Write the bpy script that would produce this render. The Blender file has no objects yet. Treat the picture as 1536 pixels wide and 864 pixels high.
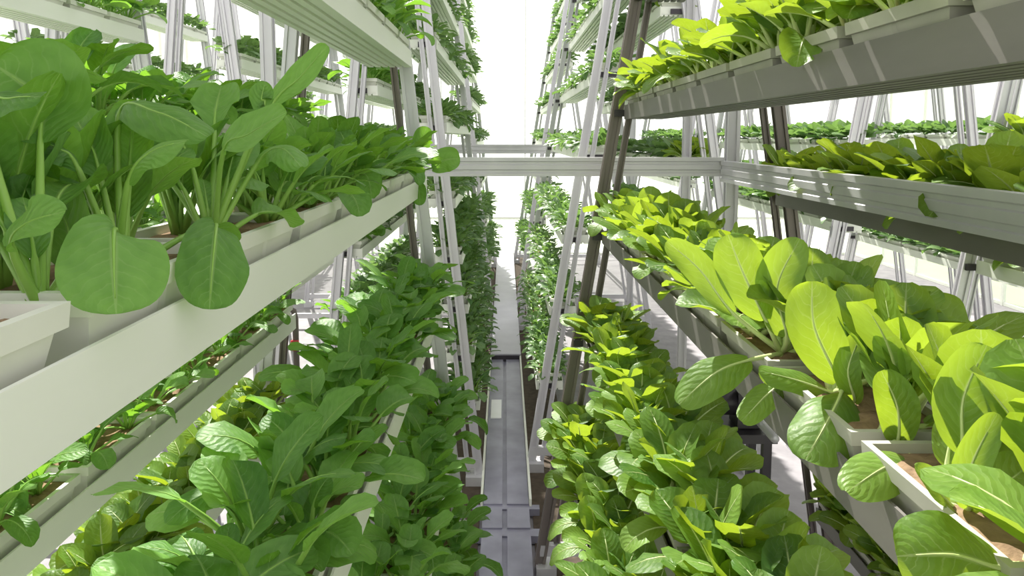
import bpy, math, random
from mathutils import Vector, Matrix

# ------------------------------------------------------------------ camera, sky, sun, exposure
H = 3.4                                   # camera height above the walkway
F = 1100.0                                # focal length in pixels of the 1536 px frame
PITCH = math.radians(5.8)
SC = bpy.context.scene
COL = SC.collection

cam = bpy.data.cameras.new('camera')
cam_o = bpy.data.objects.new('camera', cam)
COL.objects.link(cam_o)
cam_o.location = (0, 0, H)
cam_o.rotation_euler = (math.radians(90) - PITCH, 0, 0)
cam.sensor_width = 36.0
cam.lens = F * 36.0 / 1536.0
cam.shift_x = 11.0 / 1536.0
cam.shift_y = -115.0 / 1536.0
cam.clip_start = 0.02
cam.clip_end = 300
SC.camera = cam_o

world = bpy.data.worlds.new('overcast_sky')
SC.world = world
world.use_nodes = True
wn = world.node_tree
wn.nodes.clear()
wo = wn.nodes.new('ShaderNodeOutputWorld')
wb = wn.nodes.new('ShaderNodeBackground')
wb.inputs['Color'].default_value = (1.0, 0.985, 0.985, 1)
wb.inputs['Strength'].default_value = 1.12
wn.links.new(wb.outputs[0], wo.inputs[0])

sun = bpy.data.lights.new('sun', 'SUN')
sun.energy = 8.5
sun.angle = math.radians(0.6)
sun.color = (1.0, 0.97, 0.88)
sun_o = bpy.data.objects.new('sun', sun)
COL.objects.link(sun_o)
sun_o.location = (-6, 8, 14)
SUN_TO = Vector((-0.15, 0.66, 0.74)).normalized()       # direction towards the sun
sun_o.rotation_euler = SUN_TO.to_track_quat('Z', 'Y').to_euler()

SC.view_settings.view_transform = 'Standard'
SC.view_settings.look = 'None'
SC.view_settings.gamma = 1.0
SC.view_settings.use_curve_mapping = False
SC.view_settings.exposure = 0.2

# ------------------------------------------------------------------ camera arithmetic (for laying out and culling)
SP, CP = math.sin(PITCH), math.cos(PITCH)


def at(px, py, Y):
    """the point at depth Y metres along the aisle that is seen at (px, py)"""
    u = (px - 757.0) / F
    v = (317.0 - py) / F
    d = Vector((u, CP + v * SP, -SP + v * CP))
    return Vector((0, 0, H)) + d * (Y / d.y)


def project(p):
    z = p[2] - H
    D = p[1] * CP - z * SP
    if D < 0.15:
        return None
    up = p[1] * SP + z * CP
    return 757.0 + F * p[0] / D, 317.0 - F * up / D, D


def in_view(p, margin=0.0, rad=0.25):
    q = project(p)
    if q is None:
        return False
    m = margin + rad * F / q[2]
    return -m < q[0] < 1536 + m and -m < q[1] < 864 + m


# ------------------------------------------------------------------ materials
def new_mat(name):
    m = bpy.data.materials.new(name)
    m.use_nodes = True
    nt = m.node_tree
    nt.nodes.clear()
    out = nt.nodes.new('ShaderNodeOutputMaterial')
    return m, nt, out


def N(nt, t, **kw):
    n = nt.nodes.new(t)
    for k, v in kw.items():
        setattr(n, k, v)
    return n


def math_node(nt, op, a, b=None, c=None):
    n = nt.nodes.new('ShaderNodeMath')
    n.operation = op
    for i, v in enumerate((a, b, c)):
        if v is None:
            continue
        if isinstance(v, (int, float)):
            n.inputs[i].default_value = v
        else:
            nt.links.new(v, n.inputs[i])
    return n.outputs[0]


def mix_col(nt, fac, a, b, blend='MIX'):
    n = nt.nodes.new('ShaderNodeMix')
    n.data_type = 'RGBA'
    n.blend_type = blend
    for sock, v in ((n.inputs[0], fac), (n.inputs[6], a), (n.inputs[7], b)):
        if isinstance(v, (int, float)):
            sock.default_value = v
        elif isinstance(v, tuple):
            sock.default_value = (*v, 1) if len(v) == 3 else v
        else:
            nt.links.new(v, sock)
    return n.outputs[2]


def lin(r, g, b):
    f = lambda c: ((c / 255 + 0.055) / 1.055) ** 2.4 if c > 10 else c / 255 / 12.92
    return (f(r), f(g), f(b))


def surface_mat(name, col, col2=None, rough=0.5, metal=0.0, scale=6.0, amount=1.0, bump=0.0, stretch=(1, 1, 1), detail=4.0, spec=0.5):
    m, nt, out = new_mat(name)
    p = N(nt, 'ShaderNodeBsdfPrincipled')
    p.inputs['Roughness'].default_value = rough
    p.inputs['Metallic'].default_value = metal
    p.inputs['Specular IOR Level'].default_value = spec
    tc = N(nt, 'ShaderNodeTexCoord')
    mp = N(nt, 'ShaderNodeMapping')
    mp.inputs['Scale'].default_value = stretch
    nt.links.new(tc.outputs['Object'], mp.inputs[0])
    nz = N(nt, 'ShaderNodeTexNoise')
    nz.inputs['Scale'].default_value = scale
    nz.inputs['Detail'].default_value = detail
    nt.links.new(mp.outputs[0], nz.inputs['Vector'])
    if col2 is None:
        col2 = tuple(c * 0.86 for c in col)
    f = math_node(nt, 'MULTIPLY', nz.outputs['Fac'], amount)
    c = mix_col(nt, f, col, col2)
    nt.links.new(c, p.inputs['Base Color'])
    if bump:
        b = N(nt, 'ShaderNodeBump')
        b.inputs['Strength'].default_value = bump
        b.inputs['Distance'].default_value = 0.01
        nt.links.new(nz.outputs['Fac'], b.inputs['Height'])
        nt.links.new(b.outputs[0], p.inputs['Normal'])
    nt.links.new(p.outputs[0], out.inputs[0])
    return m


def leaf_mat(name, base, dark, vein, trans, vein_amt=0.5, trans_fac=0.35, rough=0.38, nveins=8.0, bump=0.42, sheen=None):
    """leaf blade: pale midrib and side veins from the blade's own UVs, puckered between veins, translucent"""
    m, nt, out = new_mat(name)
    uv = N(nt, 'ShaderNodeUVMap')
    uv.uv_map = 'blade'
    sp = N(nt, 'ShaderNodeSeparateXYZ')
    nt.links.new(uv.outputs[0], sp.inputs[0])
    s = math_node(nt, 'ABSOLUTE', math_node(nt, 'SUBTRACT', sp.outputs[0], 0.5))      # 0 at midrib, .5 at edge
    t = sp.outputs[1]
    nz = N(nt, 'ShaderNodeTexNoise')
    nz.inputs['Scale'].default_value = 5.0
    nz.inputs['Detail'].default_value = 3.0
    nt.links.new(uv.outputs[0], nz.inputs['Vector'])
    wob = math_node(nt, 'MULTIPLY', math_node(nt, 'SUBTRACT', nz.outputs['Fac'], 0.5), 0.16)
    q = math_node(nt, 'SUBTRACT', math_node(nt, 'MULTIPLY', math_node(nt, 'ADD', t, wob), nveins), math_node(nt, 'MULTIPLY', s, 5.5))
    fr = math_node(nt, 'FRACT', math_node(nt, 'ADD', q, 10.0))
    tri = math_node(nt, 'ABSOLUTE', math_node(nt, 'SUBTRACT', fr, 0.5))               # .5 on the vein, 0 between veins
    mr = N(nt, 'ShaderNodeMapRange')
    mr.interpolation_type = 'SMOOTHSTEP'
    nt.links.new(tri, mr.inputs[0])
    mr.inputs[1].default_value = 0.40
    mr.inputs[2].default_value = 0.50
    side = math_node(nt, 'MULTIPLY', mr.outputs[0], math_node(nt, 'SUBTRACT', 0.85, math_node(nt, 'MULTIPLY', s, 1.5)))
    wid = math_node(nt, 'SUBTRACT', 0.06, math_node(nt, 'MULTIPLY', t, 0.045))
    mr2 = N(nt, 'ShaderNodeMapRange')
    mr2.interpolation_type = 'SMOOTHSTEP'
    nt.links.new(math_node(nt, 'DIVIDE', s, wid), mr2.inputs[0])
    mr2.inputs[1].default_value = 0.5
    mr2.inputs[2].default_value = 1.2
    mr2.inputs[3].default_value = 1.0
    mr2.inputs[4].default_value = 0.0
    vm = math_node(nt, 'MAXIMUM', math_node(nt, 'MULTIPLY', side, 0.7), mr2.outputs[0])
    at_ = N(nt, 'ShaderNodeAttribute')
    at_.attribute_name = 'tint'
    oi = N(nt, 'ShaderNodeObjectInfo')
    var = math_node(nt, 'ADD', math_node(nt, 'MULTIPLY', at_.outputs['Fac'], 0.95), math_node(nt, 'MULTIPLY', oi.outputs['Random'], 0.35))
    mixv = math_node(nt, 'ADD', math_node(nt, 'MULTIPLY', var, 0.75), math_node(nt, 'MULTIPLY', math_node(nt, 'SUBTRACT', nz.outputs['Fac'], 0.5), 0.8))
    mixv = math_node(nt, 'MINIMUM', math_node(nt, 'MAXIMUM', mixv, 0.0), 1.0)
    c0 = mix_col(nt, mixv, dark, base)
    c = mix_col(nt, math_node(nt, 'MULTIPLY', vm, vein_amt), c0, vein)
    p = N(nt, 'ShaderNodeBsdfPrincipled')
    p.inputs['Roughness'].default_value = rough
    p.inputs['Specular IOR Level'].default_value = 0.45
    nt.links.new(c, p.inputs['Base Color'])
    if bump:
        b = N(nt, 'ShaderNodeBump')
        b.inputs['Strength'].default_value = bump
        b.inputs['Distance'].default_value = 0.004
        hgt = math_node(nt, 'ADD', math_node(nt, 'MULTIPLY', nz.outputs['Fac'], 0.8), math_node(nt, 'MULTIPLY', tri, -1.2))
        nt.links.new(hgt, b.inputs['Height'])
        nt.links.new(b.outputs[0], p.inputs['Normal'])
    tr = N(nt, 'ShaderNodeBsdfTranslucent')
    tc = mix_col(nt, math_node(nt, 'MULTIPLY', vm, 0.35), trans, vein)
    tc = mix_col(nt, 0.35, tc, c0)
    nt.links.new(tc, tr.inputs['Color'])
    mx = N(nt, 'ShaderNodeMixShader')
    mx.inputs[0].default_value = trans_fac
    nt.links.new(p.outputs[0], mx.inputs[1])
    nt.links.new(tr.outputs[0], mx.inputs[2])
    nt.links.new(mx.outputs[0], out.inputs[0])
    return m


M = {}
M['white'] = surface_mat('white_painted_metal', lin(248, 250, 242), lin(238, 241, 231), rough=0.42, scale=9, stretch=(1, .15, 1))
M['grey_trough'] = surface_mat('shaded_aluminium_trough', lin(142, 138, 134), lin(112, 108, 106), rough=0.45, metal=0.25, scale=9, stretch=(1, .2, 1))  # right-hand troughs: the shade on their sides is put into a darker colour
M['alu'] = surface_mat('bare_aluminium', lin(224, 222, 226), lin(198, 196, 204), rough=0.38, metal=0.35, scale=5, stretch=(1, 1, .2))
M['alu_dark'] = surface_mat('shaded_grey_aluminium', lin(140, 130, 126), lin(100, 92, 90), rough=0.45, metal=0.3, scale=5, stretch=(1, 1, .2))  # aluminium darkened to paint shade on near-tower members; also the grey pipe
M['plastic'] = surface_mat('white_plastic', lin(240, 240, 232), lin(228, 229, 219), rough=0.5, scale=12)
M['grey_plastic'] = surface_mat('shaded_white_plastic', lin(196, 194, 184), lin(174, 172, 162), rough=0.55, scale=12)  # planter white greyed, painting in the shade on the right tower
M['soil'] = surface_mat('coir_soil', lin(182, 154, 126), lin(84, 64, 50), rough=0.95, scale=30, bump=1.0, detail=8, spec=0.1)
M['concrete'] = surface_mat('grey_concrete', lin(176, 174, 194), lin(92, 90, 108), rough=0.42, scale=3.0, bump=0.05, detail=10)
M['concrete2'] = surface_mat('pale_concrete', lin(206, 204, 214), lin(172, 170, 182), rough=0.5, scale=3.0, detail=8)
M['dirt'] = surface_mat('damp_ground', lin(104, 92, 80), lin(56, 48, 42), rough=0.9, scale=14, bump=0.8, detail=8, spec=0.2)
M['pale_ground'] = surface_mat('pale_gravel', lin(168, 164, 168), lin(120, 116, 122), rough=0.9, scale=5, detail=8)
M['grass'] = surface_mat('outdoor_grass', lin(176, 190, 150), lin(140, 160, 110), rough=0.9, scale=2, detail=8)
M['bolt'] = surface_mat('dark_steel', lin(86, 82, 88), lin(60, 56, 62), rough=0.4, metal=0.6)
M['red'] = surface_mat('red_plastic', lin(200, 40, 50), rough=0.4)
M['orange'] = surface_mat('orange_plastic', lin(236, 160, 40), rough=0.5)

M['leaf_l'] = leaf_mat('bok_choy_blade', lin(136, 184, 94), lin(58, 110, 42), lin(178, 206, 132), lin(150, 204, 30), vein_amt=0.46, trans_fac=0.42, rough=0.5)
M['leaf_r'] = leaf_mat('pale_bok_choy_blade', lin(140, 178, 84), lin(48, 98, 32), lin(210, 222, 160), lin(196, 216, 40), vein_amt=0.42, trans_fac=0.45, rough=0.46, nveins=9)
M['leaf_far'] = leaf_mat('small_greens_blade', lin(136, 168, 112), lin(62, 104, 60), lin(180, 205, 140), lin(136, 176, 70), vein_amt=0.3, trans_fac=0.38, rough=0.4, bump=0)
M['stalk_l'] = surface_mat('green_stalk', lin(152, 190, 92), lin(118, 164, 62), rough=0.4, scale=14, stretch=(1, 1, .2))
M['stalk_r'] = surface_mat('pale_stalk', lin(212, 222, 168), lin(184, 204, 122), rough=0.4, scale=14, stretch=(1, 1, .2))


def glass_mat():
    m, nt, out = new_mat('hazy_greenhouse_glazing')
    tr = N(nt, 'ShaderNodeBsdfTransparent')
    tr.inputs[0].default_value = (0.97, 0.98, 0.97, 1)
    tl = N(nt, 'ShaderNodeBsdfTranslucent')
    tl.inputs[0].default_value = (0.95, 0.96, 0.96, 1)
    mx = N(nt, 'ShaderNodeMixShader')
    mx.inputs[0].default_value = 0.25
    nt.links.new(tr.outputs[0], mx.inputs[1])
    nt.links.new(tl.outputs[0], mx.inputs[2])
    nt.links.new(mx.outputs[0], out.inputs[0])
    return m


M['glass'] = glass_mat()


# ------------------------------------------------------------------ mesh building
class MB:
    def __init__(self):
        self.v, self.f, self.uv, self.tint = [], [], [], []

    def add(self, verts, faces, uvs=None, tint=0.0):
        n = len(self.v)
        self.v.extend([tuple(p) for p in verts])
        self.f.extend([tuple(i + n for i in f) for f in faces])
        self.uv.extend(uvs if uvs else [(0.5, 0.5)] * len(verts))
        self.tint.extend([tint] * len(verts))
        return self

    def box(self, c, s, rot=None):
        x, y, z = s[0] / 2, s[1] / 2, s[2] / 2
        vs = [Vector((sx * x, sy * y, sz * z)) for sx in (-1, 1) for sy in (-1, 1) for sz in (-1, 1)]
        if rot is not None:
            vs = [rot @ p for p in vs]
        vs = [p + Vector(c) for p in vs]
        return self.add(vs, [(0, 1, 3, 2), (4, 6, 7, 5), (0, 4, 5, 1), (2, 3, 7, 6), (0, 2, 6, 4), (1, 5, 7, 3)])

    def extrude(self, ring0, ring1):
        n = len(ring0)
        vs = list(ring0) + list(ring1)
        fs = [(i, (i + 1) % n, n + (i + 1) % n, n + i) for i in range(n)]
        fs.append(tuple(range(n - 1, -1, -1)))
        fs.append(tuple(range(n, 2 * n)))
        return self.add(vs, fs)

    def tube(self, pts, radii, seg=6, tint=0.0, flat=1.0, up=None):
        rings = []
        prev = None
        for i, p in enumerate(pts):
            a = pts[max(i - 1, 0)]
            b = pts[min(i + 1, len(pts) - 1)]
            t = (b - a)
            t = t.normalized() if t.length > 1e-9 else Vector((0, 0, 1))
            if prev is None:
                r = up if up is not None else (Vector((1, 0, 0)) if abs(t.x) < 0.8 else Vector((0, 1, 0)))
            else:
                r = prev
            s = r - t * r.dot(t)
            s.normalize()
            prev = s
            n = t.cross(s)
            rings.append([p + (s * math.cos(2 * math.pi * k / seg) + n * math.sin(2 * math.pi * k / seg) * flat) * radii[i] for k in range(seg)])
        vs = [q for r in rings for q in r]
        fs = []
        for i in range(len(rings) - 1):
            for k in range(seg):
                fs.append((i * seg + k, i * seg + (k + 1) % seg, (i + 1) * seg + (k + 1) % seg, (i + 1) * seg + k))
        fs.append(tuple(range(seg - 1, -1, -1)))
        L = (len(rings) - 1) * seg
        fs.append(tuple(L + k for k in range(seg)))
        return self.add(vs, fs, None, tint)

    def mesh(self, name, mat, smooth=False):
        me = bpy.data.meshes.new(name)
        me.from_pydata(self.v, [], self.f)
        if smooth:
            me.polygons.foreach_set('use_smooth', [True] * len(me.polygons))
            uvl = me.uv_layers.new(name='blade')
            li = [0] * len(me.loops)
            me.loops.foreach_get('vertex_index', li)
            flat = [c for i in li for c in self.uv[i]]
            uvl.data.foreach_set('uv', flat)
            a = me.attributes.new('tint', 'FLOAT', 'POINT')
            a.data.foreach_set('value', self.tint)
        me.materials.append(mat)
        me.update()
        return me

    def build(self, name, mat, parent=None, smooth=False, loc=None):
        o = bpy.data.objects.new(name, self.mesh(name, mat, smooth))
        COL.objects.link(o)
        if parent is not None:
            o.parent = parent
        if loc is not None:
            o.location = loc
        return o


def empty(name, loc=(0, 0, 0)):
    o = bpy.data.objects.new(name, None)
    o.empty_display_size = 0.1
    COL.objects.link(o)
    o.location = loc
    return o


def tag(o, label, cat, group=None, kind=None):
    o['label'] = label
    o['category'] = cat
    if group:
        o['group'] = group
    if kind:
        o['kind'] = kind
    return o


def struct(o):
    o['kind'] = 'structure'
    return o


KIDS = {}


def remember(root):
    KIDS[root.name] = [c for c in COL.objects if c.parent == root]
    for c in KIDS[root.name]:
        KIDS[c.name] = [g for g in COL.objects if g.parent == c]


def dup(root, loc, rz=0.0, scale=1.0):
    r = root.copy()
    COL.objects.link(r)
    r.location = loc
    r.rotation_euler = (0, 0, rz)
    r.scale = (scale, scale, scale)
    for ch in KIDS.get(root.name, []):
        c = ch.copy()
        COL.objects.link(c)
        c.parent = r
        for g in KIDS.get(ch.name, []):
            d = g.copy()
            COL.objects.link(d)
            d.parent = c
    return r


ORD = ['', 'first', 'second', 'third', 'fourth', 'fifth', 'sixth', 'seventh', 'eighth', 'ninth', 'tenth', 'eleventh', 'twelfth', 'thirteenth',
       'fourteenth', 'fifteenth', 'sixteenth', 'seventeenth', 'eighteenth', 'nineteenth', 'twentieth', 'twenty-first', 'twenty-second', 'twenty-third', 'twenty-fourth', 'twenty-fifth']

# ------------------------------------------------------------------ the setting: ground, walkway, glazed walls
XL, XR, YF, YB = -9.2, 10.4, 21.6, -3.0

g = MB()
g.box((0, 9, -0.45), (90, 90, 0.1))
struct(g.build('trim_1', M['grass']))

fl = MB()
fl.box(((XL + XR) / 2, (YF + YB) / 2, -0.25), (XR - XL + 0.2, YF - YB + 0.2, 0.30))
struct(fl.build('floor', M['pale_ground']))

wk = MB()                                  # the walkway slab with its centre groove
for x0, x1 in ((-0.20, -0.022), (0.022, 0.225)):
    for y0, y1 in ((-1.0, 6.02), (6.10, 6.45), (6.52, 11.0)):
        wk.box(((x0 + x1) / 2, (y0 + y1) / 2, -0.035), (x1 - x0, y1 - y0, 0.07))
wk.box((0.0, 5, -0.06), (0.08, 12, 0.06))
wk.box((0.0125, 6.05, -0.05), (0.62, 0.12, 0.07))
wk.box((0.0125, 6.49, -0.05), (0.62, 0.08, 0.07))
struct(wk.build('floor_walkway', M['concrete']))
for i, x in enumerate((-0.215, 0.24)):
    r = MB()
    r.box((x, 8.75, -0.01), (0.022, 4.5, 0.13))
    struct(r.build('trim_%d' % (i + 2), M['plastic']))
pf = MB()
pf.box((0.02, 16.25, -0.03), (0.46, 10.5, 0.22))
struct(pf.build('floor_far_platform', M['concrete2']))
gt = MB()
gt.box((0.02, 10.985, -0.02), (0.44, 0.03, 0.16))
struct(gt.build('trim_4', M['bolt']))
for i, (x0, x1) in enumerate(((-0.62, -0.23), (0.26, 0.7))):
    d = MB()
    d.box(((x0 + x1) / 2, 9.0, -0.09), (x1 - x0, 24, 0.02))
    struct(d.build('floor_bed_%s' % ('left', 'right')[i], M['dirt']))


def glazed_wall(side, a, b, z0, z1, step, mull=0.07, rails=(0, .30, .52, .75, 1)):
    """a glazed wall from plan point a to b: mullions and rails as one frame, panes as one sheet"""
    a, b = Vector((a[0], a[1], 0)), Vector((b[0], b[1], 0))
    L = (b - a).length
    dirv = (b - a) / L
    rot = Matrix(((dirv.x, -dirv.y, 0), (dirv.y, dirv.x, 0), (0, 0, 1)))
    fr, pn = MB(), MB()
    n = max(1, round(L / step))
    for i in range(n + 1):
        p = a + dirv * (L * i / n)
        fr.box((p.x, p.y, (z0 + z1) / 2), (mull, mull, z1 - z0), rot)
    for z in [z0 + 0.04 + (z1 - z0 - 0.08) * q for q in rails]:
        m = (a + b) / 2
        fr.box((m.x, m.y, z), (L, mull * 0.8, 0.07), rot)
    m = (a + b) / 2
    pn.box((m.x, m.y, (z0 + z1) / 2), (L, 0.01, z1 - z0), rot)
    w = struct(pn.build('wall_' + side, M['glass']))
    f = fr.build('window_frame', M['white'], w)
    return w


glazed_wall('far', (XL, YF), (XR, YF), -0.1, 8.2, 2.45, 0.03, (0, .13, 1))
glazed_wall('left', (XL, YB), (XL, YF), -0.1, 6.6, 1.6)
glazed_wall('right', (XR, YB), (XR, YF), -0.1, 6.6, 1.6)

# ------------------------------------------------------------------ A-frame towers
def leg_x(side, z):
    """x of the aisle-side leg of the towers beside the walkway at height z above the floor"""
    return -(0.26 + 0.112 * z) if side == 'L' else (0.28 + 0.164 * z)


APEX = {'L': 7.14, 'R': 7.14}
CEN = {'L': -(0.26 + 0.112 * 7.14), 'R': 0.28 + 0.164 * 7.14}


def leg_mb(p0, p1, wx=0.085, wy=0.07):
    """an inclined grooved aluminium profile"""
    a, b = wx / 2, wy / 2
    ga, gb, d = wx * 0.22, wy * 0.22, 0.013
    prof = [(-a, -b), (-ga, -b), (-ga, -b + d), (ga, -b + d), (ga, -b), (a, -b), (a, -gb), (a - d, -gb), (a - d, gb), (a, gb),
            (a, b), (ga, b), (ga, b - d), (-ga, b - d), (-ga, b), (-a, b), (-a, gb), (-a + d, gb), (-a + d, -gb), (-a, -gb)]
    m = MB()
    m.extrude([Vector((p0[0] + x, p0[1] + y, p0[2])) for x, y in prof], [Vector((p1[0] + x, p1[1] + y, p1[2])) for x, y in prof])
    return m


def tower(side, off, y0, y1, label, group=None):
    cx = CEN[side] + off
    t = empty('a_frame_tower', (cx, (y0 + y1) / 2, 0))
    tag(t, label, 'tower', group)
    o = Vector((cx, (y0 + y1) / 2, 0))
    foot = abs(leg_x(side, 0) - CEN[side])
    for y in (y0, y1):
        for s in (-1, 1):
            p0 = Vector((cx + s * foot, y, 0.0)) - o
            p1 = Vector((cx + s * 0.05, y, APEX[side])) - o
            leg_mb(p0, p1).build('leg', M['alu_dark'] if side == 'R' and off == 0 and y0 < 5 else M['alu'], t)
            # the thinner chain guide that runs beside the leg, a little inside the frame
            q0, q1 = p0 + Vector((-s * 0.11, 0.03, 0)), p1 + Vector((-s * 0.02, 0.03, -0.5))
            leg_mb(q0, q1, 0.045, 0.05).build('chain_guide', M['alu_dark'] if y0 < 5 and off == 0 else M['alu'], t)
            bp = MB()
            bp.box(p0 + Vector((-s * 0.05, 0, -0.045)), (0.16, 0.2, 0.115))
            bp.build('base_plate', M['alu'], t)
        cb = MB()
        cb.box(Vector((cx, y, 0.12)) - o, (2 * foot, 0.06, 0.09))
        cb.build('cross_bar', M['alu'], t)
    rb = MB()
    rb.box(Vector((cx, (y0 + y1) / 2, APEX[side])) - o, (0.18, y1 - y0 + 0.1, 0.14))
    rb.build('ridge_beam', M['alu'], t)
    return t


# ------------------------------------------------------------------ troughs and planter boxes
TW, TH = 0.28, 0.104


def trough_profile(w=TW, h=TH):
    a, t = w / 2, 0.007
    p = [(-a, h), (-a, 0)]
    n = 6
    d = 0.014
    step = w / n
    for k in range(n):
        x = -a + k * step
        if k:
            p.append((x, 0))
        p += [(x + step * 0.62, 0), (x + step * 0.62, d), (x + step * 0.98, d), (x + step * 0.98, 0)] if k < n - 1 else []
    p += [(a, 0), (a, h), (a - t, h), (a - t, 0.022), (-a + t, 0.022), (-a + t, h)]
    return p


def make_trough(cx, y0, y1, z, mat, side, tower_x):
    t = empty('planting_trough', (cx, (y0 + y1) / 2, z))
    L = y1 - y0
    pr = trough_profile()
    m = MB()
    m.extrude([Vector((x, -L / 2, zz)) for x, zz in pr], [Vector((x, L / 2, zz)) for x, zz in pr])
    m.build('channel', mat, t)
    for s in (-1, 1):
        e = MB()
        e.box((0, s * (L / 2 - 0.006), TH * 0.55), (TW - 0.016, 0.012, TH * 0.72))
        e.build('end_plate', mat, t)
        hb = MB()
        dx = tower_x - cx
        hb.box((dx * 0.5, s * (L / 2 + 0.012), 0.045), (abs(dx) + 0.08, 0.03, 0.05))
        hb.build('hanger_bracket', M['bolt'], t)
    return t


def rings_mesh(m, rings):
    n = len(rings[0])
    vs = [p for r in rings for p in r]
    fs = []
    for i in range(len(rings) - 1):
        for k in range(n):
            fs.append((i * n + k, i * n + (k + 1) % n, (i + 1) * n + (k + 1) % n, (i + 1) * n + k))
    fs.append(tuple(range(n - 1, -1, -1)))
    L = (len(rings) - 1) * n
    fs.append(tuple(L + k for k in range(n)))
    m.add(vs, fs)


def rect(hx, hy, z, notch=0.0):
    """planter outline, with a shallow upright joint in the middle of each long side"""
    n = notch
    return [Vector((-hx, -hy, z)), Vector((hx, -hy, z)), Vector((hx, -0.012, z)), Vector((hx - n, 0, z)), Vector((hx, 0.012, z)),
            Vector((hx, hy, z)), Vector((-hx, hy, z)), Vector((-hx, 0.012, z)), Vector((-hx + n, 0, z)), Vector((-hx, -0.012, z))]


def planter_proto(mat):
    t = empty('planter_box')
    m = MB()
    rings_mesh(m, [rect(.095, .185, 0, .004), rect(.118, .214, .112, .004), rect(.128, .226, .113), rect(.131, .228, .145), rect(.116, .212, .145), rect(.110, .205, .095)])
    m.build('box_shell', mat, t)
    s = MB()
    rnd = random.Random(5)
    nx, ny = 8, 14
    vs, fs = [], []
    for j in range(ny + 1):
        for i in range(nx + 1):
            e = 0 if i in (0, nx) or j in (0, ny) else 1
            vs.append(Vector(((i / nx - .5) * .224, (j / ny - .5) * .414, .126 + e * rnd.uniform(-.004, .010))))
    for j in range(ny):
        for i in range(nx):
            k = j * (nx + 1) + i
            fs.append((k, k + 1, k + nx + 2, k + nx + 1))
    s.add(vs, fs)
    s.build('soil', M['soil'], t, smooth=True)
    remember(t)
    return t


PLANTER = {False: planter_proto(M['plastic']), True: planter_proto(M['grey_plastic'])}
PLANTER_USED = set()

# ------------------------------------------------------------------ leaves and plants
def prof(t):
    return (max(t, 0) ** 0.55) * (max(1 - t, 0) ** 0.45) / 0.5025


def tt(j, n):
    x = j / (n - 1)
    return 0.35 * x + 0.65 * (0.5 - 0.5 * math.cos(math.pi * x))


def blade(mb, cs, ss, ns, w, cup, wav, nu, rnd, tint):
    """blade surface along centre points cs, with side vectors ss and normals ns"""
    nv = len(cs)
    ph = rnd.uniform(0, 6.28)
    frq = rnd.uniform(9, 14)
    vs, uvs, fs = [], [], []
    for j in range(nv):
        t = tt(j, nv)
        f = prof(0.02 + 0.975 * t)
        hw = w * 0.5 * f
        for i in range(nu):
            s = -1 + 2 * i / (nu - 1)
            lift = cup * hw * s * s + wav * w * math.sin(frq * t + ph + (1.7 if s > 0 else 0)) * abs(s) ** 2.5
            shrink = 1.0 - 0.25 * abs(cup) * abs(s)
            vs.append(cs[j] + ss[j] * (s * hw * shrink) + ns[j] * lift)
            uvs.append((0.5 + 0.5 * s, t))
    for j in range(nv - 1):
        for i in range(nu - 1):
            k = j * nu + i
            fs.append((k, k + 1, k + nu + 1, k + nu))
    mb.add(vs, fs, uvs, tint)


def arc_leaf(rnd, base, az, e0, e1, pl, bl, roll, nvp, nvb, side_bend=0.0):
    """centre line of a leaf that starts at elevation e0 and bends to e1 at its tip"""
    L = pl + bl
    n = 24
    pts, els, azs = [Vector(base)], [], []
    for i in range(n):
        s = (i + 0.5) / n
        fb = pl / L
        if s < fb:
            e = e0 + (e1 - e0) * 0.18 * (s / fb)
        else:
            e = e0 + (e1 - e0) * (0.18 + 0.82 * ((s - fb) / (1 - fb)) ** 0.9)
        a = az + side_bend * s
        els.append(e)
        azs.append(a)
        d = Vector((math.cos(e) * math.cos(a), math.cos(e) * math.sin(a), math.sin(e)))
        pts.append(pts[-1] + d * (L / n))

    def sample(s):
        x = min(max(s * n, 0), n - 1e-6)
        i = int(x)
        fr_ = x - i
        p = pts[i].lerp(pts[i + 1], fr_)
        e, a = els[i], azs[i]
        T = Vector((math.cos(e) * math.cos(a), math.cos(e) * math.sin(a), math.sin(e)))
        S = Vector((-math.sin(a), math.cos(a), 0))
        Nn = S.cross(T) * -1
        Nn = T.cross(S) * -1 if False else S.cross(T)
        if Nn.dot(Vector((0, 0, 1))) < 0 and abs(e) < 1.5:
            Nn = -Nn
        rr = roll
        S2 = S * math.cos(rr) + Nn * math.sin(rr)
        N2 = Nn * math.cos(rr) - S * math.sin(rr)
        return p, S2, N2

    pet = [sample(pl / L * k / nvp)[0] for k in range(nvp + 1)]
    bs = [sample(pl / L + (1 - pl / L) * tt(k, nvb)) for k in range(nvb)]
    return pet, [b[0] for b in bs], [b[1] for b in bs], [b[2] for b in bs]


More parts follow.
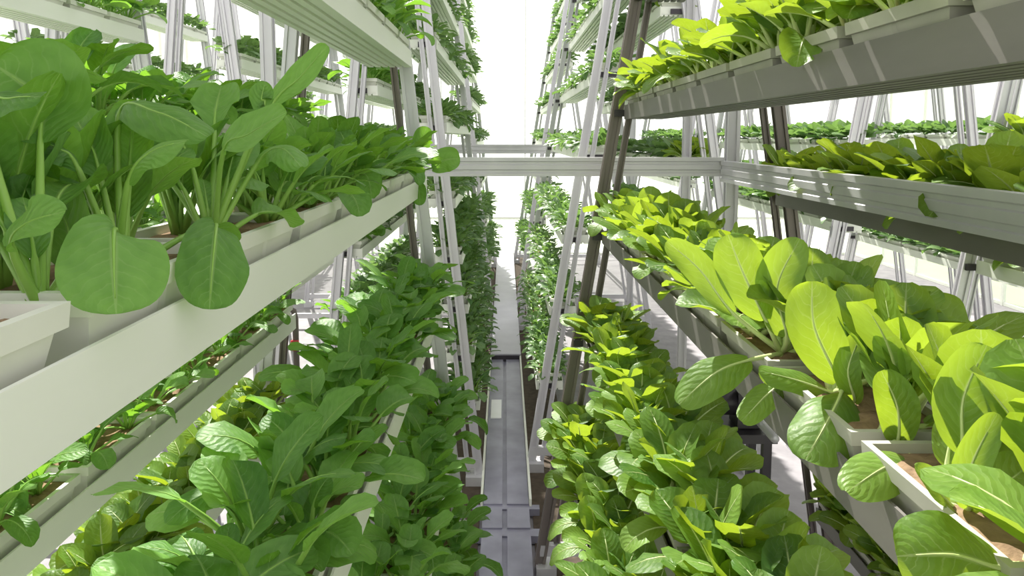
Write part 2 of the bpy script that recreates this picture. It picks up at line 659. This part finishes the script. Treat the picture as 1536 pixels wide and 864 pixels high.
def spline_leaf(pts4, facing, nvp, nvb):
    """centre line through base, blade start, blade middle and tip; the blade's face looks along `facing`"""
    P0, P1, P2, P3 = pts4

    def cr(a, b, c, d, t):
        return 0.5 * ((2 * b) + (c - a) * t + (2 * a - 5 * b + 4 * c - d) * t * t + (3 * b - a - 3 * c + d) * t ** 3)
    A = P0 + (P0 - P1) * 0.6
    Z = P3 + (P3 - P2) * 0.6
    pet = [cr(A, P0, P1, P2, k / nvp) for k in range(nvp + 1)]
    cs = []
    for k in range(nvb):
        t = 2 * tt(k, nvb)
        cs.append(cr(P0, P1, P2, P3, t) if t < 1 else cr(P1, P2, P3, Z, min(t - 1, 1)))
    ss, ns = [], []
    f = Vector(facing).normalized()
    for k in range(nvb):
        T = (cs[min(k + 1, nvb - 1)] - cs[max(k - 1, 0)]).normalized()
        S = T.cross(f)
        if S.length < 1e-3:
            S = Vector((1, 0, 0))
        S.normalize()
        ss.append(S)
        ns.append(S.cross(T).normalized())
        if ns[-1].dot(f) < 0:
            ns[-1] = -ns[-1]
    return pet, cs, ss, ns


def stalk(mb, pet, cs, r0, r1, tint, seg=6, rib=True, ns=None):
    pts = list(pet)
    n = len(pts)
    rad = [r0 + (r1 - r0) * (k / (n - 1)) ** 0.7 for k in range(n)]
    if rib:
        m = len(cs)
        last = int(m * 0.8)
        for k in range(1, last):
            pts.append(cs[k])
            rad.append(max(r1 * (1 - k / last) * 0.8, 0.0009))
    mb.tube(pts, rad, seg, tint)


SPEC = {
    # count, outer/inner elevation, petiole, blade, width
    'bok_choy': dict(n=(9, 12), e_out=32, e_in=86, pl=(0.09, 0.16), bl=(0.115, 0.16), w=(0.080, 0.116), droop=(40, 110), r0=0.009, r1=0.0048, mat='leaf_l', smat='stalk_l'),
    'pale_bok_choy': dict(n=(11, 14), e_out=30, e_in=86, pl=(0.06, 0.10), bl=(0.14, 0.19), w=(0.105, 0.145), droop=(20, 90), r0=0.011, r1=0.006, mat='leaf_r', smat='stalk_r'),
    'leafy_green': dict(n=(17, 21), e_out=2, e_in=84, pl=(0.06, 0.13), bl=(0.085, 0.12), w=(0.060, 0.085), droop=(30, 100), r0=0.007, r1=0.004, mat='leaf_far', smat='stalk_l'),
}


def leaf_params(kind, rnd, i, n):
    sp = SPEC[kind]
    k = i / max(n - 1, 1)                                        # 0 outer .. 1 inner
    e0 = math.radians(sp['e_out'] + (sp['e_in'] - sp['e_out']) * k ** 0.8 + rnd.uniform(-8, 8))
    e1 = e0 - math.radians(rnd.uniform(*sp['droop']) * (1.15 - 0.55 * k))
    sz = 0.88 + 0.2 * math.sin(math.pi * min(k + 0.15, 1)) - (0.28 if k > 0.85 else 0)
    return dict(az=i * 2.39996 + rnd.uniform(-0.35, 0.35), e0=e0, e1=e1, pl=rnd.uniform(*sp['pl']) * sz, bl=rnd.uniform(*sp['bl']) * sz,
                w=rnd.uniform(*sp['w']) * sz, roll=rnd.uniform(-0.35, 0.35), bend=rnd.uniform(-0.5, 0.5), cup=rnd.uniform(-0.15, 0.45), wav=rnd.uniform(0.02, 0.06))


def plant_masses(kind, seed, nvb, nu, count=None, rib=True, seg=5, upright=False):
    rnd = random.Random(seed)
    sp = SPEC[kind]
    fo, st = MB(), MB()
    n = count or rnd.randint(*sp['n'])
    a0 = rnd.uniform(0, 6.28)
    for i in range(n):
        q = leaf_params(kind, rnd, i, n)
        az = q['az'] + a0
        if upright:
            q['e0'] = max(q['e0'], math.radians(rnd.uniform(60, 84)))
            q['e1'] = q['e0'] - math.radians(rnd.uniform(5, 55))
        b = Vector((math.cos(az) * 0.008, math.sin(az) * 0.008, -0.004))
        pet, cs, ss, ns = arc_leaf(rnd, b, az, q['e0'], q['e1'], q['pl'], q['bl'], q['roll'], 3, nvb, q['bend'])
        tint = rnd.random()
        blade(fo, cs, ss, ns, q['w'], q['cup'], q['wav'], nu, rnd, tint)
        stalk(st, pet, cs, sp['r0'], sp['r1'], tint, seg, rib)
    return fo, st


def plant_proto(kind, name, seed, nvb=8, nu=7, upright=False):
    fo, st = plant_masses(kind, seed, nvb, nu, upright=upright)
    r = empty(name)
    fo.build('foliage', M[SPEC[kind]['mat']], r, smooth=True)
    st.build('stalks', M[SPEC[kind]['smat']], r, smooth=True)
    remember(r)
    return r


def hero_plant(kind, name, base, specs, seed, extra=5, skip_az=None, size=1.0):
    """a near plant: every leaf a part of its own, its stalk a sub-part; specs are hand-placed leaves"""
    rnd = random.Random(seed)
    sp = SPEC[kind]
    r = empty(name, base)
    b0 = Vector(base)
    jobs = []
    for (p1, p2, p3, w, facing, cup) in specs:
        pts = [b0 + Vector((rnd.uniform(-.006, .006), rnd.uniform(-.006, .006), -0.004)), at(*p1), at(*p2), at(*p3)]
        jobs.append((spline_leaf([p - b0 for p in pts], facing, 5, 17), w, cup, 0.05))
    for i in range(extra):
        q = leaf_params(kind, rnd, i, max(extra, 2))
        az = q['az'] if skip_az is None else skip_az[0] + (skip_az[1] - skip_az[0]) * ((i * 0.618) % 1.0)
        b = Vector((math.cos(az) * 0.01, math.sin(az) * 0.01, -0.004))
        jobs.append((arc_leaf(rnd, b, az, q['e0'], q['e1'], q['pl'] * size, q['bl'] * size, q['roll'], 5, 17, q['bend']), q['w'] * size, q['cup'], q['wav']))
    for (pet, cs, ss, ns), w, cup, wav in jobs:
        tint = 0.35 + 0.65 * rnd.random()
        fo, st = MB(), MB()
        blade(fo, cs, ss, ns, w, cup, wav, 11, rnd, tint)
        stalk(st, pet, cs, sp['r0'], sp['r1'], tint, 7, True)
        l = fo.build('leaf', M[sp['mat']], r, smooth=True)
        st.build('stalk', M[sp['smat']], l, smooth=True)
    return r


BOK = [plant_proto('bok_choy', 'bok_choy', 100 + i) for i in range(7)] + [plant_proto('bok_choy', 'bok_choy', 150 + i, upright=True) for i in range(4)]
PALE = [plant_proto('pale_bok_choy', 'pale_bok_choy', 200 + i) for i in range(7)] + [plant_proto('pale_bok_choy', 'pale_bok_choy', 250 + i, upright=True) for i in range(4)]
SMALL = [plant_proto('leafy_green', 'leafy_green', 400 + i, 4, 4) for i in range(7)]
PROTO = {'bok_choy': BOK, 'pale_bok_choy': PALE, 'leafy_green': SMALL}
FARM = {k: [plant_masses(k, s + 300, 4, 3, 13, rib=False, seg=3) for s in range(5)] for k in SPEC}
USED = set()

# ------------------------------------------------------------------ lay out the rows
CANDS = []            # every plant position: (priority, kind, position, trough phrase, row word, index)
PLANTERS = []         # every planter position


def trough_centre(side, z):
    """aisle-side trough centre at its bottom height z"""
    if side == 'L':
        return leg_x('L', z) + 0.08 - TW / 2
    return leg_x('R', z) + 0.03 + TW / 2


def lay(side, off, back, z, y0, y1, mat, phrase, label, kind, detail=True, skip=(), dens=0.25, size=1.12, xo=0.0, rear=1.0):
    """one trough with its planter boxes and the plant positions in it"""
    cx = trough_centre(side, z)
    lx = leg_x(side, z)
    if back:
        cx, lx = 2 * CEN[side] - cx, 2 * CEN[side] - lx
    cx, lx = cx + off + xo, lx + off
    t = make_trough(cx, y0, y1, z, mat, side, lx)
    tag(t, label, 'trough')
    n = int(round((y1 - y0) / 0.5))
    for i in range(n):
        yc = y0 + 0.25 + 0.5 * i
        p = Vector((cx, yc, z + 0.023))
        if in_view(p, 60):
            PLANTERS.append((p, phrase, detail, mat is G))
    rnd = random.Random(hash((round(cx, 3), round(z, 3), round(y0, 2))) & 0xffff)
    aisle_sign = (1 if side == 'L' else -1) * (-1 if back else 1)
    for row, dx in (('front', 0.058), ('rear', -0.062)):
        k = 0
        m = int(round((y1 - y0) / dens))
        for i in range(m):
            y = y0 + dens * (i + 0.5) + (0.0 if row == 'front' else 0.0)
            p = Vector((cx + aisle_sign * dx + rnd.uniform(-.012, .012), y + rnd.uniform(-.03, .03), z + 0.152))
            if not in_view(p + Vector((0, 0, .12)), 40, 0.2):
                continue
            k += 1
            if row == 'front' and any(abs(y - s) < dens * 0.55 for s in skip):
                continue
            CANDS.append((p, kind, phrase, row, k, detail, size * (rear if row == 'rear' else 1.0)))
    return t


W, G = M['white'], M['grey_trough']
A_SKIP = (0.5, 0.7, 0.91, 1.16, 1.5, 4.62)
R_SKIP = (1.08, 1.27, 1.57, 1.82, 2.16)

tower('L', 0, -0.16, 5.02, 'left aluminium A-frame tower nearest the camera')
tower('R', 0, -0.06, 5.56, 'right aluminium A-frame tower nearest the camera')
tower('L', 0, 7.12, 12.28, 'second A-frame tower down the left side of the aisle')
tower('R', 0, 7.42, 13.06, 'second A-frame tower down the right side of the aisle')
tower('L', 0, 14.3, 19.5, 'farthest A-frame tower on the left of the aisle')
tower('R', 0, 14.9, 20.1, 'farthest A-frame tower on the right of the aisle')

# left tower, near
for zc, ph, lb in ((-0.367, 'left eye-level trough', 'long white trough with wide smooth side, left at eye level, nearest the camera'),
                   (0.455, 'left overhead trough', 'white trough overhead on the left, grooved underside showing'),
                   (-1.19, 'left trough just below the eye-level one', 'white trough under the left eye-level trough, filled with dark bok choy'),
                   (-2.01, 'lower left trough', 'low white trough on left tower, third down, bordering the aisle'),
                   (-2.83, 'lowest left trough', 'lowest white trough on the near left tower, close to the floor'),
                   (1.28, 'upper left trough', 'white trough above the left overhead one, mostly out of frame'),
                   (2.10, 'top left trough', 'topmost white trough of the near left tower')):
    lay('L', 0, False, H + zc, -0.1, 4.9, W, ph, lb, 'bok_choy', skip=A_SKIP if zc == -0.367 else (), dens=0.2 if zc == -0.367 else 0.25, size=1.1 if zc > -1 else 1.2, rear=0.9 if zc == -0.367 else 1.0)
for zc, ph, lb in ((-0.10, 'back-side left trough behind the eye-level one', 'pale trough on the far side of near left tower, behind the eye-level plants'),
                   (-1.30, 'back-side left trough under the eye-level one', 'grey trough on tower far side with leaves drooping, below the eye-level trough'),
                   (-1.98, 'lower back-side left trough', 'sunlit low trough at bottom left on the far side of the near tower'),
                   (0.8, 'raised back-side left trough', 'white trough on the far side of near left tower, upper left')):
    lay('L', 0, True, H + zc, -0.1, 4.9, W, ph, lb, 'pale_bok_choy' if zc == -1.98 else 'bok_choy', size=0.8 if zc == -1.30 else 1.1)
# right tower, near
for zc, ph, lb in ((0.13, 'right overhead trough', 'grey trough at upper right with planter boxes standing above its side'),
                   (-0.80, 'right eye-level trough', 'dark grey trough on the right holding big pale bok choy'),
                   (-1.62, 'right trough just below the eye-level one', 'grey trough under the right eye-level trough, hidden in sunlit greens'),
                   (-2.44, 'lower right trough', 'low grey trough on right tower, third down, bordering the aisle'),
                   (1.80, 'topmost right trough', 'topmost grey trough of the near right tower, out of frame'),
                   (0.98, 'upper right trough', 'grey trough above the right overhead one, just out of frame')):
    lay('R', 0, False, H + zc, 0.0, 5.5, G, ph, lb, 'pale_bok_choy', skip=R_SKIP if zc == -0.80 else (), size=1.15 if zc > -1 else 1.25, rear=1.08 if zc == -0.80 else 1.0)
for zc, ph, lb in ((-0.51, 'back-side right trough behind the long beam', 'grey trough behind the long right-hand beam, bok choy above it'),
                   (0.40, 'raised back-side right trough', 'grey trough on the far side of near right tower, high up'),
                   (-2.25, 'low back-side right trough', 'grey trough on the far side of near right tower, second from the floor'),
                   (-3.0, 'lowest back-side right trough', 'grey trough on the far side of near right tower, just above the floor'),
                   (-1.45, 'lower back-side right trough', 'grey trough on the far side of near right tower, low down')):
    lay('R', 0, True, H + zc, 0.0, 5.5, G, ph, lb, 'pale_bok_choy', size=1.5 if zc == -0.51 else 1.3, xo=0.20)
# second towers
TIER = ['lowest', 'second lowest', 'third lowest', 'fourth', 'fifth', 'sixth', 'seventh', 'eighth', 'ninth', 'top']
for i, zc in enumerate((-2.76, -2.26, -1.76, -1.26, -0.70, 0.04, 0.84, 1.64, 2.44)):
    lay('L', 0, False, H + zc, 7.2, 12.2, W, 'second left tower, %s tier' % TIER[i], 'white trough on second left tower, %s tier counted from the floor' % TIER[i], 'leafy_green', size=1.2)
for i, zc in enumerate((-2.65, -1.85, -1.10, -0.25, 0.58, 1.47, 2.3)):
    lay('R', 0, False, H + zc, 7.5, 13.0, W, 'second right tower, %s tier' % TIER[i], 'pale trough on second right tower, %s tier counted from the floor' % TIER[i], 'leafy_green', size=1.1, xo=-0.1 if zc in (-1.10, -1.85, -2.65) else 0.0)
for i, zc in enumerate((-2.0, -1.2, -0.4, 0.4, 1.2, 2.0)):
    lay('L', 0, True, H + zc, 7.2, 12.2, W, 'far side of second left tower', 'white trough on the outer side of second left tower, %s tier' % TIER[i], 'bok_choy', False)
    lay('R', 0, True, H + zc, 7.5, 13.0, W, 'far side of second right tower', 'pale trough on the outer side of second right tower, %s tier' % TIER[i], 'pale_bok_choy', False)
# third towers
for i, zc in enumerate((-2.6, -1.8, -1.0, -0.2, 0.6, 1.4, 2.2, 3.0)):
    lay('L', 0, False, H + zc, 14.4, 19.4, W, 'farthest left tower', 'distant white trough on the farthest left tower, %s tier' % TIER[i], 'bok_choy', False)
    lay('R', 0, False, H + zc, 15.0, 20.0, W, 'farthest right tower', 'distant pale trough on the farthest right tower, %s tier' % TIER[i], 'pale_bok_choy', False)
# neighbouring rows, seen between the towers
OFF_L, OFF_R = -2.25, 2.95
for r, (off, nm) in enumerate(((OFF_L, 'next row on the left'), (2 * OFF_L, 'second row out on the left'))):
    for j, y0 in enumerate((1.0, 8.2, 15.0)):
        tower('L', off, y0 - 0.06, y0 + 5.06, 'A-frame tower in the %s, %s along it' % (nm, ORD[j + 1]))
        for i, zc in enumerate((-1.9, -0.85, -0.1, 0.75, 1.6)):
            lay('L', off, False, H + zc + 0.07 * r, y0, y0 + 5, W, nm, 'white trough in the %s, tower %s along, %s tier' % (nm, ORD[j + 1], TIER[i]), 'bok_choy', False)
for r, (off, nm) in enumerate(((OFF_R, 'next row on the right'), (2 * OFF_R - .2, 'second row out on the right'))):
    for j, y0 in enumerate((0.6, 8.0, 15.0)):
        tower('R', off, y0 - 0.06, y0 + 5.06, 'A-frame tower in the %s, %s along it' % (nm, ORD[j + 1]))
        for i, zc in enumerate((-1.9, -1.05, -0.2, 0.75, 1.6)):
            lay('R', off, False, H + zc + 0.07 * r, y0, y0 + 5, W, nm, 'white trough in the %s, tower %s along, %s tier' % (nm, ORD[j + 1], TIER[i]), 'pale_bok_choy', False)

# ------------------------------------------------------------------ planter boxes
PLANTERS.sort(key=lambda q: (not q[2], project(q[0])[2]))
seen = {}
rest = []
for i, (p, phrase, det, grey) in enumerate(PLANTERS):
    if i < 290:
        if grey not in PLANTER_USED:
            o = PLANTER[grey]
            o.location = p
            PLANTER_USED.add(grey)
        else:
            o = dup(PLANTER[grey], p)
        colour = 'grey' if grey else 'white'
        k = seen[phrase] = seen.get(phrase, 0) + 1
        if det:
            tag(o, colour + ' planter box, %s from the near end, %s' % (ORD[min(k, 25)], phrase), 'planter', 'planter boxes in the ' + phrase)
        else:
            tag(o, colour + ' planter box on the ' + phrase, 'planter', 'planter boxes on the ' + phrase)
    else:
        rest.append(p)
mb = MB()
for p in rest:
    rings_mesh(mb, [[v + p for v in r] for r in (rect(.095, .185, 0), rect(.118, .214, .112), rect(.131, .228, .113), rect(.131, .228, .145), rect(.116, .212, .145), rect(.110, .205, .12))])
tag(mb.build('planter_box', M['plastic']), 'distant white planter boxes in the farthest troughs and neighbouring rows', 'planters', None, 'stuff')

# ------------------------------------------------------------------ plants, nearest ones one by one
order = {'bok_choy': [], 'pale_bok_choy': [], 'leafy_green': []}
for c in CANDS:
    order[c[1]].append(c)
NAMES = {'bok_choy': 'bok choy', 'pale_bok_choy': 'pale bok choy', 'leafy_green': 'small leafy green'}
for kind, lst in order.items():
    lst.sort(key=lambda c: (not c[5], project(c[0])[2]))
    rnd = random.Random(77)
    far = {}
    for i, (p, _, phrase, row, k, det, c_size) in enumerate(lst):
        rz = rnd.uniform(0, 6.28)
        depth = project(p)[2]
        sc = rnd.uniform(0.86, 1.08) * c_size
        if i < 290:
            pr_i = 7 + rnd.randrange(4) if row == 'rear' and 'eye-level trough' in phrase and 'back-side' not in phrase and 'below' not in phrase else rnd.randrange(7)
            pr = PROTO[kind][pr_i]
            if (kind, pr_i) not in USED:
                USED.add((kind, pr_i))
                o = pr
                o.location = p
                o.rotation_euler = (0, 0, rz)
                o.scale = (sc, sc, sc)
            else:
                o = dup(pr, p, rz, sc)
            tag(o, '%s, %s along in the %s row, %s' % (NAMES[kind], ORD[min(k, 25)], row, phrase), 'leafy vegetable', NAMES[kind] + ' plants, ' + phrase)
        else:
            far.setdefault('all', []).append((p, rz, sc))
    for nm, ps in far.items():
        mf = MB()
        for p, rz, sc in ps:
            src = FARM[kind][rnd.randrange(5)][0]
            c_, s_ = math.cos(rz) * sc, math.sin(rz) * sc
            vs = [(p.x + c_ * x - s_ * y, p.y + s_ * x + c_ * y, p.z + sc * z) for x, y, z in src.v]
            n0 = len(mf.v)
            mf.v.extend(vs)
            mf.f.extend([tuple(q + n0 for q in f) for f in src.f])
            mf.uv.extend(src.uv)
            mf.tint.extend(src.tint)
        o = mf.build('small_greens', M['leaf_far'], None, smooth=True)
        tag(o, {'bok_choy': 'small leafy greens growing in the distant troughs on the left side', 'pale_bok_choy': 'small leafy greens growing in the distant troughs on the right side',
                'leafy_green': 'small leafy greens at the back of the second and farthest towers'}[kind], 'leafy vegetables', None, 'stuff')

# ------------------------------------------------------------------ near plants, leaf by leaf
ZS_L = H - 0.367 + 0.152
CAMF = (-0.1, -1, 0.25)
UPF = (0, -0.55, 0.83)
p = hero_plant('bok_choy', 'bok_choy', (-0.60, 0.93, ZS_L), [
    ((18, 372, .90), (40, 335, .89), (98, 317, .90), .085, UPF, .1),
    ((100, 395, 1.05), (100, 335, 1.08), (70, 285, 1.1), .10, CAMF, .2),
    ((60, 215, 1.02), (60, 150, 1.05), (-10, 95, 1.05), .17, (0.1, -1, .3), .2),
    ((-25, 175, .95), (15, 148, .93), (62, 145, .92), .06, UPF, -.3)], 11, 5, (1.5, 3.4))
tag(p, 'bok choy at the left edge with sprawling leaves, nearest in eye-level trough', 'leafy vegetable', 'near bok choy')
p = hero_plant('bok_choy', 'bok_choy', (-0.605, 1.14, ZS_L), [
    ((172, 345, .985), (171, 402, .935), (174, 471, .915), .135, (.6, -.78, .2), .10),
    ((118, 255, 1.10), (85, 222, 1.08), (22, 203, 1.06), .07, (0.2, -.4, .9), -.35),
    ((192, 275, 1.10), (226, 228, 1.10), (280, 211, 1.10), .075, (-.2, -.5, .8), -.3),
    ((195, 250, 1.22), (198, 200, 1.24), (210, 152, 1.26), .105, CAMF, .25),
    ((178, 175, 1.24), (235, 168, 1.18), (312, 205, 1.14), .09, (0.1, -.65, .75), -.4),
    ((150, 262, 1.18), (135, 215, 1.2), (110, 172, 1.22), .10, CAMF, .25)], 12, 4, (1.2, 3.6))
tag(p, 'bok choy with one big heart-shaped leaf drooping over the white trough edge', 'leafy vegetable', 'near bok choy')
p = hero_plant('bok_choy', 'bok_choy', (-0.605, 1.50, ZS_L), [
    ((324, 338, 1.28), (319, 396, 1.19), (314, 464, 1.16), .118, (.6, -.78, .2), .08),
    ((335, 228, 1.45), (372, 202, 1.43), (430, 168, 1.42), .10, (-.2, -.75, .65), .2),
    ((392, 172, 1.55), (392, 148, 1.55), (398, 122, 1.55), .055, CAMF, .1),
    ((402, 168, 1.62), (450, 116, 1.62), (491, 68, 1.62), .062, (-.3, -1, .1), .12),
    ((322, 190, 1.62), (325, 158, 1.66), (332, 128, 1.72), .115, UPF, .3),
    ((384, 248, 1.55), (420, 222, 1.52), (452, 250, 1.48), .085, (.3, -.6, .7), -.35),
    ((285, 240, 1.5), (262, 205, 1.5), (240, 178, 1.5), .10, CAMF, .2)], 13, 5, (0.8, 3.8))
tag(p, 'bok choy with a round leaf hanging below it and one tall upright leaf', 'leafy vegetable', 'near bok choy')

p = hero_plant('bok_choy', 'bok_choy', (-0.59, 4.62, ZS_L), [
    ((648, 252, 4.5), (668, 240, 4.48), (690, 238, 4.48), .16, (.3, -1, .2), .1),
    ((628, 240, 4.6), (632, 215, 4.6), (640, 190, 4.62), .13, CAMF, .2),
    ((615, 270, 4.5), (628, 285, 4.4), (630, 308, 4.35), .10, CAMF, .2)], 14, 6)
tag(p, 'bok choy at the far end of left eye-level trough, bright leaf poking over the aisle', 'leafy vegetable', 'near bok choy')

ZS_R = H - 0.80 + 0.152
LC = (-.45, -.9, .25)
p = hero_plant('pale_bok_choy', 'pale_bok_choy', (0.84, 2.16, ZS_R), [
    ((1180, 505, 2.1), (1166, 430, 2.1), (1200, 358, 2.1), .135, LC, .3),
    ((1195, 492, 2.14), (1214, 430, 2.18), (1220, 372, 2.2), .13, (-.2, -1, .2), .2),
    ((1148, 480, 2.1), (1115, 410, 2.12), (1092, 352, 2.14), .15, (-.3, -1, .35), -.2),
    ((1100, 470, 2.15), (1050, 405, 2.2), (1000, 362, 2.22), .10, (-.6, -.6, .6), .3),
    ((1125, 540, 2.02), (1075, 558, 1.96), (1018, 606, 1.92), .125, UPF, -.2),
    ((1172, 570, 2.0), (1145, 597, 1.95), (1112, 632, 1.9), .085, UPF, -.2)], 21, 5, (-0.6, 2.4))
tag(p, 'pale bok choy with a tall yellow-edged leaf, fifth from the near right corner', 'leafy vegetable', 'near pale bok choy')
p = hero_plant('pale_bok_choy', 'pale_bok_choy', (0.84, 1.82, ZS_R), [
    ((1258, 572, 1.76), (1222, 492, 1.74), (1218, 422, 1.76), .135, (-.35, -1, .3), .2),
    ((1276, 545, 1.88), (1286, 492, 1.9), (1288, 438, 1.9), .105, (-.3, -1, .2), .3),
    ((1281, 602, 1.74), (1272, 555, 1.72), (1293, 498, 1.72), .07, (-.6, -.8, .2), .3),
    ((1262, 588, 1.73), (1242, 630, 1.62), (1208, 690, 1.56), .165, (-.3, -.6, .7), -.35),
    ((1245, 588, 1.8), (1195, 570, 1.8), (1138, 556, 1.8), .085, UPF, -.25)], 22, 5, (-0.4, 2.2))
tag(p, 'pale bok choy with a broad half-sunlit leaf folded over the dark trough side', 'leafy vegetable', 'near pale bok choy')
p = hero_plant('pale_bok_choy', 'pale_bok_choy', (0.84, 1.57, ZS_R), [
    ((1346, 662, 1.52), (1346, 610, 1.5), (1322, 556, 1.5), .09, (-.4, -1, .3), .25),
    ((1358, 580, 1.6), (1356, 522, 1.64), (1352, 470, 1.66), .105, (-.2, -1, .3), .2),
    ((1362, 600, 1.58), (1372, 570, 1.6), (1382, 532, 1.62), .07, (-.8, -.6, .3), .3),
    ((1388, 592, 1.52), (1438, 560, 1.5), (1487, 532, 1.5), .11, UPF, .3),
    ((1395, 545, 1.78), (1405, 492, 1.84), (1400, 438, 1.88), .16, (-.1, -1, .3), .2),
    ((1368, 690, 1.44), (1325, 702, 1.38), (1270, 738, 1.33), .105, UPF, -.25)], 23, 3, (-0.3, 1.8))
tag(p, 'pale bok choy with small cupped upright leaf, third from near right corner', 'leafy vegetable', 'near pale bok choy')
p = hero_plant('pale_bok_choy', 'pale_bok_choy', (0.795, 1.27, ZS_R), [
    ((1442, 680, 1.27), (1445, 598, 1.28), (1480, 518, 1.3), .11, (-.4, -1, .2), .25),
    ((1452, 765, 1.22), (1456, 700, 1.2), (1496, 620, 1.2), .06, (-.6, -.9, .2), .3),
    ((1478, 705, 1.28), (1512, 622, 1.3), (1545, 540, 1.32), .15, (-.2, -1, .2), .2),
    ((1428, 760, 1.24), (1405, 735, 1.22), (1372, 700, 1.22), .06, UPF, .2),
    ((1470, 755, 1.22), (1505, 728, 1.2), (1548, 695, 1.2), .095, UPF, .2)], 24, 2, (0.0, 1.5))
tag(p, 'pale bok choy with tall spread leaves at the lower right, second from the corner', 'leafy vegetable', 'near pale bok choy')
p = hero_plant('pale_bok_choy', 'pale_bok_choy', (0.83, 1.08, ZS_R), [
    ((1505, 852, 1.05), (1430, 832, 1.03), (1345, 834, 1.03), .135, (0.0, -.75, .65), -.2)], 25, 2, (-0.2, 1.2), size=0.6)
tag(p, 'pale bok choy whose single wide leaf fills the lower right corner', 'leafy vegetable', 'near pale bok choy')

# ------------------------------------------------------------------ grooved beams and posts, right of the aisle and across it
def grooved_beam(a, b, h, w=0.06, horizontal='x'):
    """grooved aluminium rail from a to b"""
    a, b = Vector(a), Vector(b)
    d = (b - a).normalized()
    n = Vector((0, 0, 1)).cross(d).normalized()
    zz = [0, .16, .20, .32, .36, .60, .64, .76, .80, 1.0]
    dp = [0, 0, .010, .010, 0, 0, .010, .010, 0, 0]
    pr = [(-w / 2 + dp[i], -h / 2 + h * zz[i]) for i in range(10)] + [(w / 2 - dp[i], -h / 2 + h * zz[i]) for i in range(9, -1, -1)]
    m = MB()
    m.extrude([a + n * x + Vector((0, 0, z)) for x, z in pr], [b + n * x + Vector((0, 0, z)) for x, z in pr])
    return m


BZ = H - 0.245
o = grooved_beam((-1.86, 6.05, BZ), (1.80, 6.05, BZ), 0.155).build('cross_beam', M['alu'])
tag(o, 'pale grooved aluminium beam crossing the aisle between the first and second towers', 'beam')
o = grooved_beam((-1.86, 13.6, BZ + 0.02), (2.3, 13.6, BZ + 0.02), 0.17).build('cross_beam', M['alu'])
tag(o, 'farther grooved beam crossing the aisle behind the nearer cross beam', 'beam')
o = grooved_beam((1.80, -1.2, BZ - 0.035), (1.80, 6.015, BZ - 0.035), 0.17).build('long_beam', M['alu'])
tag(o, 'long grooved aluminium beam running towards the camera at right', 'beam')


def post(x, y, h, label, wd=0.1):
    t = empty('support_post', (x, y, 0))
    leg_mb(Vector((0, 0, 0)), Vector((0, 0, h)), wd, wd).build('shaft', M['alu'], t)
    b = MB()
    b.box((0, 0, -0.03), (wd * 2, wd * 2, 0.06))
    b.build('base_plate', M['alu'], t)
    c = MB()
    c.box((0, 0, h - 0.01), (wd * 1.3, wd * 1.3, 0.03))
    c.build('top_cap', M['alu'], t)
    tag(t, label, 'post')
    return t


post(1.89, 6.12, 6.4, 'grooved upright post at the corner where the two beams meet')
post(-1.92, 6.05, 6.4, 'upright post at the left end of the cross beam')
post(-1.92, 13.6, 6.4, 'distant upright post at the left end of the farther cross beam')
post(2.36, 13.6, 6.4, 'distant upright post at the right end of the farther cross beam')
post(1.62, 6.55, 6.4, 'slim upright post just left of the beam corner', 0.07)

# ------------------------------------------------------------------ small things
w = MB()
w.box((-0.105, 8.9, 0.006), (0.13, 0.62, 0.012))
tag(w.build('white_board', surface_mat('white_board', lin(250, 250, 252), rough=0.4)), 'small white rectangular board lying on the walkway', 'board')

t = empty('pipe_frame', (-1.69, 5.2, 0))
tag(t, 'grey bent pipe frame standing behind the left lower trough', 'pipe frame')
pm = MB()
zt = H - 1.262
pm.tube([Vector((-.11, 0, zt - 0.0)), Vector((.13, 0, zt + .03)), Vector((.165, 0, zt + .01)), Vector((.175, 0, zt - .05)), Vector((.175, 0, zt - .5)), Vector((.175, 0, 0))], [.022] * 6, 10)
pm.build('bent_pipe', M['alu_dark'], t, smooth=True)
leg_mb(Vector((-.11, 0.02, 0)), Vector((-.11, 0.02, zt + 0.03)), .06, .06).build('upright', M['alu'], t)
rv = MB()
rv.tube([Vector((.175, -.03, zt - .27)), Vector((.175, -.03, zt - .20))], [.03, .03], 8)
rv.build('red_valve', M['red'], t, smooth=True)

t = empty('drive_unit', (1.22, 4.0, 0))
tag(t, 'dark motor unit on a stand behind the lower right greens', 'motor')
zm = H - 1.62
m = MB()
m.tube([Vector((-.16, -.05, zm + .16)), Vector((-.13, -.05, zm + .16)), Vector((.06, -.05, zm + .16))], [.05, .075, .075], 16)
m.build('motor_barrel', M['bolt'], t, smooth=True)
m = MB()
m.box((.12, -.05, zm + .13), (.13, .15, .2))
m.build('gearbox', M['bolt'], t)
m = MB()
m.tube([Vector((.12, -.05, zm + .13)), Vector((.12, -.5, zm + .13))], [.022, .022], 10)
m.build('drive_shaft', M['alu'], t, smooth=True)
m = MB()
m.box((0, -.05, zm), (.5, .3, .05))
m.build('mounting_plate', M['bolt'], t)
for x in (-.2, .2):
    for y in (-.17, .07):
        m = MB()
        m.box((x, y, (zm - .12) / 2), (.045, .045, zm + .10))
        m.build('leg', M['bolt'], t)
for x in (-.2, .2):
    m = MB()
    m.box((x, -.05, zm - .5), (.03, .26, .03))
    m.build('brace', M['alu'], t)

# prototypes that found no place in the rows are taken out again
for kind, prs in PROTO.items():
    for i, r in enumerate(prs):
        if (kind, i) not in USED:
            for c in KIDS[r.name]:
                bpy.data.objects.remove(c)
            bpy.data.objects.remove(r)
